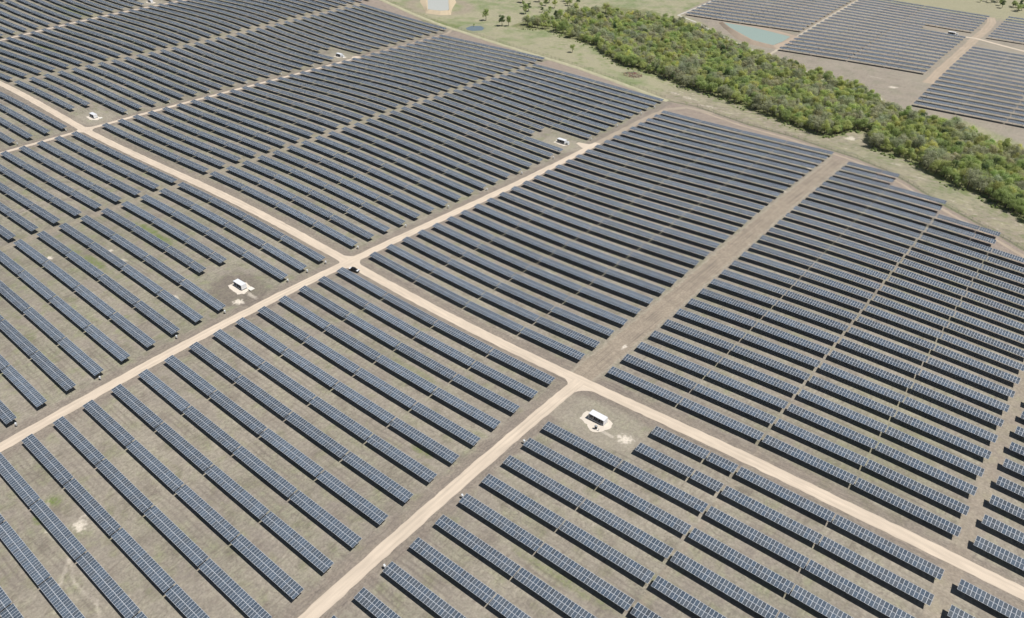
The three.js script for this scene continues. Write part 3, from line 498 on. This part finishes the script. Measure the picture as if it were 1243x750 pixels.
// ---------------------------------------------------------------- trees
const leafMat = new THREE.MeshPhysicalMaterial({ vertexColors: true, roughness: 1, side: THREE.DoubleSide, transmission: 0.68, thickness: 0, specularIntensity: 0.3 }), barkMat = std(srgb(104, 94, 82), 1);
const TINTS = { yellow: [[0.56, 0.61, 0.24], [0.68, 0.72, 0.31]], green: [[0.43, 0.52, 0.20], [0.56, 0.64, 0.26]], grey: [[0.50, 0.52, 0.33], [0.60, 0.61, 0.41]], dark: [[0.14, 0.21, 0.075], [0.22, 0.30, 0.10]] };
function treeGeometry(kind, r, h) {
  const limbs = [], tips = [], up = new THREE.Vector3(0, 1, 0);
  const limb = (a, b, ra, rb) => { const d = b.clone().sub(a), g = new THREE.CylinderGeometry(rb, ra, d.length(), 5, 1, true); g.applyQuaternion(new THREE.Quaternion().setFromUnitVectors(up, d.clone().normalize())); g.translate((a.x + b.x) / 2, (a.y + b.y) / 2, (a.z + b.z) / 2); limbs.push(g); };
  const fork = new THREE.Vector3(rr(-0.3, 0.3), h * rr(0.28, 0.36), rr(-0.3, 0.3)), top = new THREE.Vector3(rr(-0.4, 0.4), h * 0.8, rr(-0.4, 0.4));
  limb(new THREE.Vector3(0, -0.3, 0), fork, 0.26, 0.19); limb(fork, top, 0.17, 0.05); tips.push(top);
  const n = kind === 'grey' ? 10 : 8;
  for (let i = 0; i < n; i++) {
    const a = (i / n) * Math.PI * 2 + rr(-0.4, 0.4), e = rr(0.15, 1), q = r * Math.sqrt(1 - (e - 0.35) ** 2) * rr(0.55, 0.95), b = new THREE.Vector3(Math.cos(a) * q, h * (0.34 + 0.55 * e) , Math.sin(a) * q);
    limb(fork.clone().lerp(top, rr(0, 0.7)), b, 0.09, 0.025); tips.push(b);
    if (kind === 'grey') for (let k = 0; k < 3; k++) limb(b.clone().multiplyScalar(0.8).add(new THREE.Vector3(0, h * 0.1, 0)), b.clone().add(new THREE.Vector3(rr(-1, 1), rr(0.2, 1.1), rr(-1, 1))), 0.04, 0.012);
  }
  const pos = [], col = [], nor = [], [lo, hi] = TINTS[kind], clumps = [];
  for (const t of tips) clumps.push([t, r * rr(0.42, 0.66)]);
  for (let i = 0; i < 7; i++) { const a = rr(0, 6.28), e = rr(0.1, 1), q = r * rr(0.1, 0.7); clumps.push([new THREE.Vector3(Math.cos(a) * q, h * (0.4 + 0.5 * e), Math.sin(a) * q), r * rr(0.4, 0.62)]); }
  const per = kind === 'grey' ? 60 : kind === 'dark' ? 90 : 84;
  const P = new THREE.Vector3(), A = new THREE.Vector3(), B = new THREE.Vector3(), N = new THREE.Vector3();
  for (const [c, cr] of clumps) {
    const tone = rnd();
    for (let i = 0; i < per; i++) {
      N.set(rr(-1, 1), rr(-0.75, 1), rr(-1, 1)).normalize(); const d = cr * Math.cbrt(rr(0.15, 1)); P.copy(c).addScaledVector(N, d); P.y = Math.max(P.y, h * 0.24);
      N.y += 0.55; N.x += 0.2; N.normalize(); const s = rr(0.15, 0.32); A.set(rr(-1, 1), rr(-0.6, 0.6), rr(-1, 1)).normalize(); B.crossVectors(A, N).normalize().multiplyScalar(s * 0.75); A.crossVectors(B, N).normalize().multiplyScalar(s);       const t = clamp(0.45 * tone + 0.55 * rnd()), q = [lerp(lo[0], hi[0], t), lerp(lo[1], hi[1], t), lerp(lo[2], hi[2], t)];
      for (const [x, y] of [[-1, -0.6], [1, -0.7], [0.2, 1], ]) { pos.push(P.x + A.x * x + B.x * y, P.y + A.y * x + B.y * y, P.z + A.z * x + B.z * y); nor.push(N.x, N.y, N.z); col.push(...q); }
    }
  }
  const crown = new THREE.BufferGeometry(); crown.setAttribute('position', new THREE.Float32BufferAttribute(pos, 3)); crown.setAttribute('normal', new THREE.Float32BufferAttribute(nor, 3)); crown.setAttribute('color', new THREE.Float32BufferAttribute(col, 3));
  const trunk = merge(limbs); trunk.deleteAttribute('uv');
  return { kind, trunk, crown };
}
const KINDS = ['yellow', 'green', 'grey', 'yellow', 'green', 'grey', 'dark', 'yellow', 'grey', 'green'];
const treeKinds = KINDS.map((k) => treeGeometry(k, rr(1.9, 2.9), rr(7.0, 9.6)));
const WORDS = { yellow: 'yellow-green', green: 'mid green', grey: 'half-bare grey-green', dark: 'dark evergreen' };
const proto = treeKinds.map((t) => { const g = new THREE.Group(); mesh('trunk', t.trunk, barkMat, g); mesh('crown', t.crown, leafMat, g); return g; });
function tree(i, u, v, scale, label, group, name = 'tree') {
  const o = proto[i].clone(); o.name = numbered(name); o.position.copy(at(u, v)); o.rotation.y = rr(0, 6.28); o.scale.set(scale * rr(0.9, 1.15), scale * rr(0.85, 1.15), scale * rr(0.9, 1.15)); scene.add(o);
  return tag(o, label, name, group);
}
// single trees and bushes in the meadow
tree(1, -460.6, 438.7, 1.5, 'round green tree beside the small pond, farthest left in the meadow', 'trees standing alone in the meadow');
tree(6, -434.5, 434.3, 1.5, 'dark green tree of the pair in the meadow right of the small pond', 'trees standing alone in the meadow');
tree(1, -429.5, 438.5, 1.35, 'lighter green tree of the pair in the meadow right of the small pond', 'trees standing alone in the meadow');
tree(4, -322.1, 401, 1.0, 'lone round green bush in the grass below the wood', 'trees standing alone in the meadow', 'bush');
tree(6, -480, 524, 1.5, 'dark tree at the upper left tip of the tree group, higher of two', 'trees standing alone in the meadow');
tree(1, -447, 489, 1.5, 'dark green tree at the upper left tip of the tree group, lower of two', 'trees standing alone in the meadow');
tree(6, -452, 500, 1.3, 'dark tree between the two trees at the upper left tip', 'trees standing alone in the meadow');
for (const [u, v, s, l] of [[-318, 438, 0.3, 'small green bush just below the wood corner, upper'], [-306, 425, 0.28, 'small green bush just below the wood corner, middle'], [-300, 419, 0.22, 'small green bush just below the wood corner, lowest'], [-455, 414, 0.4, 'low bush on the far bank of the small pond']]) tree(1, u, v, s, l, 'small bushes by the wood', 'bush');
for (let i = 0; i < 16; i++) tree([1, 4, 6, 9, 0][i % 5], rr(-468, -420), rr(500, 565), rr(0.7, 1.35), 'loose tree in the open scrub beyond the upper left end of the wood', 'loose trees at the upper left end of the wood');
const spots = [];
for (let tries = 0; tries < 52000; tries++) {
  const u = rr(-420, 170), v = rr(225, 552), a = along(WOOD_NEAR, u), b = along(WOOD_BACK, u), rag = (u < -240 ? 11 : 5) * noise(u / 15, 5) + 2;
  if (v < a + Math.max(0, rag * 0.4) + 1.5 || v > b + rag) continue;
  if (noise2(u / 15, v / 15) < -0.72 + 0.85 * smooth(-285, -400, u) + (u < -330 && v > 470 ? 0.3 : 0) + 0.5 * smooth(545, 590, v)) continue;
  const s = rr(0.68, 1.3), gap = 2.45 * s; let ok = true;
  for (const q of spots) if (Math.abs(q.u - u) < 4.5 && Math.hypot(q.u - u, q.v - v) < gap * 0.5 + q.g * 0.5) { ok = false; break; }
  if (!ok) continue;
  const p = seen(u, v, 4); if (Math.abs(p.x) > 1.08 || Math.abs(p.y) > 1.12) continue;
  const f = noise(u / 38 + 3, v / 30) + 0.5 * rr(-1, 1), kind = rnd() < 0.025 ? 6 : f > 0.25 ? [2, 5, 8][Math.floor(rnd() * 3)] : f > -0.3 ? [0, 3, 7][Math.floor(rnd() * 3)] : [1, 4, 9][Math.floor(rnd() * 3)];
  spots.push({ u, v, s: s * (rnd() < 0.12 ? 0.6 : 1), g: gap, i: kind, e: v - a, d: p.d });
}
spots.sort((p, q) => p.e - q.e);
const edge = spots.slice(0, 190), inner = spots.slice(190);
for (const p of edge) tree(p.i, p.u, p.v, p.s, `${WORDS[KINDS[p.i]]} tree in the wood behind the solar rows, along its near edge`, `${WORDS[KINDS[p.i]]} trees along the near edge of the wood`);
// far trees on the rise at the top right
const farSpots = [];
for (let i = 0; i < 40; i++) { const u = rr(-95, 40), v = lerp(834, 812, (u + 95) / 70) + rr(-2, 26) ; farSpots.push({ u, v: Math.max(v, 806), s: rr(0.75, 1.2), i: [1, 4, 9, 6][Math.floor(rnd() * 4)] }); }
for (const p of farSpots) tree(p.i, p.u, p.v, p.s, `${WORDS[KINDS[p.i]]} tree in the far clump at the top right edge`, `${WORDS[KINDS[p.i]]} trees of the far clump`);
{
  const g = new THREE.Group(); g.name = 'wood'; scene.add(g);
  tag(g, 'dense belt of spring woodland between the two solar sites', 'wood', null, 'stuff');
  const d = new THREE.Object3D(), c = new THREE.Color();
  treeKinds.forEach((t, i) => {
    const mine = inner.filter((p) => p.i === i); if (!mine.length) return;
    const tr = new THREE.InstancedMesh(t.trunk, barkMat, mine.length), cr = new THREE.InstancedMesh(t.crown, leafMat, mine.length); tr.name = 'trunks'; cr.name = 'crowns';
    mine.forEach((p, k) => { d.position.copy(at(p.u, p.v)); d.rotation.set(0, rr(0, 6.28), 0); d.scale.set(p.s * rr(0.9, 1.15), p.s * rr(0.85, 1.2), p.s * rr(0.9, 1.15)); d.updateMatrix(); tr.setMatrixAt(k, d.matrix); cr.setMatrixAt(k, d.matrix); const b = rr(0.8, 1.18); cr.setColorAt(k, c.setRGB(b * rr(0.92, 1.1), b, b * rr(0.85, 1.05))); });
    for (const m of [tr, cr]) { m.castShadow = m.receiveShadow = true; m.userData.kind = 'stuff'; g.add(m); }
  });
}
console.log('trees', spots.length);
// undergrowth tufts at the wood's foot
{
  const geo = treeGeometry('green', 0.7, 1.1).crown, l = [];
  for (let i = 0; i < 420; i++) { const u = rr(-415, 150), v = along(WOOD_NEAR, u) + rr(-5, 4); if (noise(u / 12, 9) > -0.2) l.push([u, v]); }
  const im = new THREE.InstancedMesh(geo, leafMat, l.length), d = new THREE.Object3D();
  l.forEach(([u, v], k) => { d.position.copy(at(u, v, -0.1)); d.rotation.y = rr(0, 6); d.scale.setScalar(rr(0.4, 1.1)); d.updateMatrix(); im.setMatrixAt(k, d.matrix); });
  im.name = 'undergrowth'; im.castShadow = im.receiveShadow = true; scene.add(im);
  tag(im, 'low green undergrowth along the foot of the wood', 'undergrowth', null, 'stuff');
}
// heap of cleared brush
{
  const g = thing('brush_pile', 'heap of brown cleared branches in front of the wood', 'brush pile'), l = [], up = new THREE.Vector3(0, 1, 0);
  g.position.copy(at(-245, 380));
  for (let i = 0; i < 260; i++) { const x = rr(-9, 9), z = rr(-8, 8), q = Math.hypot(x / 9, z / 8); if (q > 1) continue; const dir = new THREE.Vector3(rr(-1, 1), rr(-0.2, 0.4), rr(-1, 1)).normalize(), len = rr(1, 4); l.push(tinted(new THREE.CylinderGeometry(0.05, rr(0.08, 0.2), len, 5).applyQuaternion(new THREE.Quaternion().setFromUnitVectors(up, dir)).translate(x, rr(0.1, 1.5) * (1 - q * 0.7) * (noise(x / 4, z / 4) * 0.5 + 0.8), z), srgb(rr(120, 172), rr(104, 148), rr(92, 128)))); }
  mesh('branches', merge(l), new THREE.MeshStandardMaterial({ vertexColors: true, roughness: 1 }), g).userData.kind = 'stuff';
}

// ---------------------------------------------------------------- boundary fence
function fence(line, label) {
  const g = thing('wire_fence', label, 'fence'), posts = [], wires = [];
  const pts = []; for (let i = 1; i < line.length; i++) { const [a, b] = [line[i - 1], line[i]], n = Math.max(1, Math.round(Math.hypot(b[0] - a[0], b[1] - a[1]) / 5)); for (let k = i === 1 ? 0 : 1; k <= n; k++) pts.push([lerp(a[0], b[0], k / n), lerp(a[1], b[1], k / n)]); }
  pts.forEach(([u, v], i) => {
    const h = hgt(u, v); posts.push(box(0.09, 2.2, 0.09, u, h + 1.05, -v));
    if (i) { const [a, b] = pts[i - 1], h0 = hgt(a, b), L = Math.hypot(u - a, v - b); for (const y of [0.3, 0.8, 1.3, 1.75, 2.1]) wires.push(box(L, 0.03, 0.03).rotateZ(Math.atan2(h - h0, L)).rotateY(Math.atan2(v - b, u - a)).translate((u + a) / 2, (h + h0) / 2 + y, -(v + b) / 2)); }
  });
  mesh('posts', merge(posts), darkSteel, g).userData.kind = 'stuff'; mesh('wires', merge(wires), darkSteel, g).userData.kind = 'stuff';
}
fence(PERIM.filter(([u]) => u >= -166 && u <= 110).map(([u, v]) => [u, v + 0.5]), 'thin wire fence along the boundary between the right solar rows and the wood');
fence(PERIM.filter(([u]) => u >= -900 && u <= -195).map(([u, v]) => [u, v + 6]), 'thin wire fence along the earth bank between the solar rows and the meadow');

scene.fog = new THREE.FogExp2(srgb(205, 218, 232), 0.00003);

renderer.render(scene, camera);
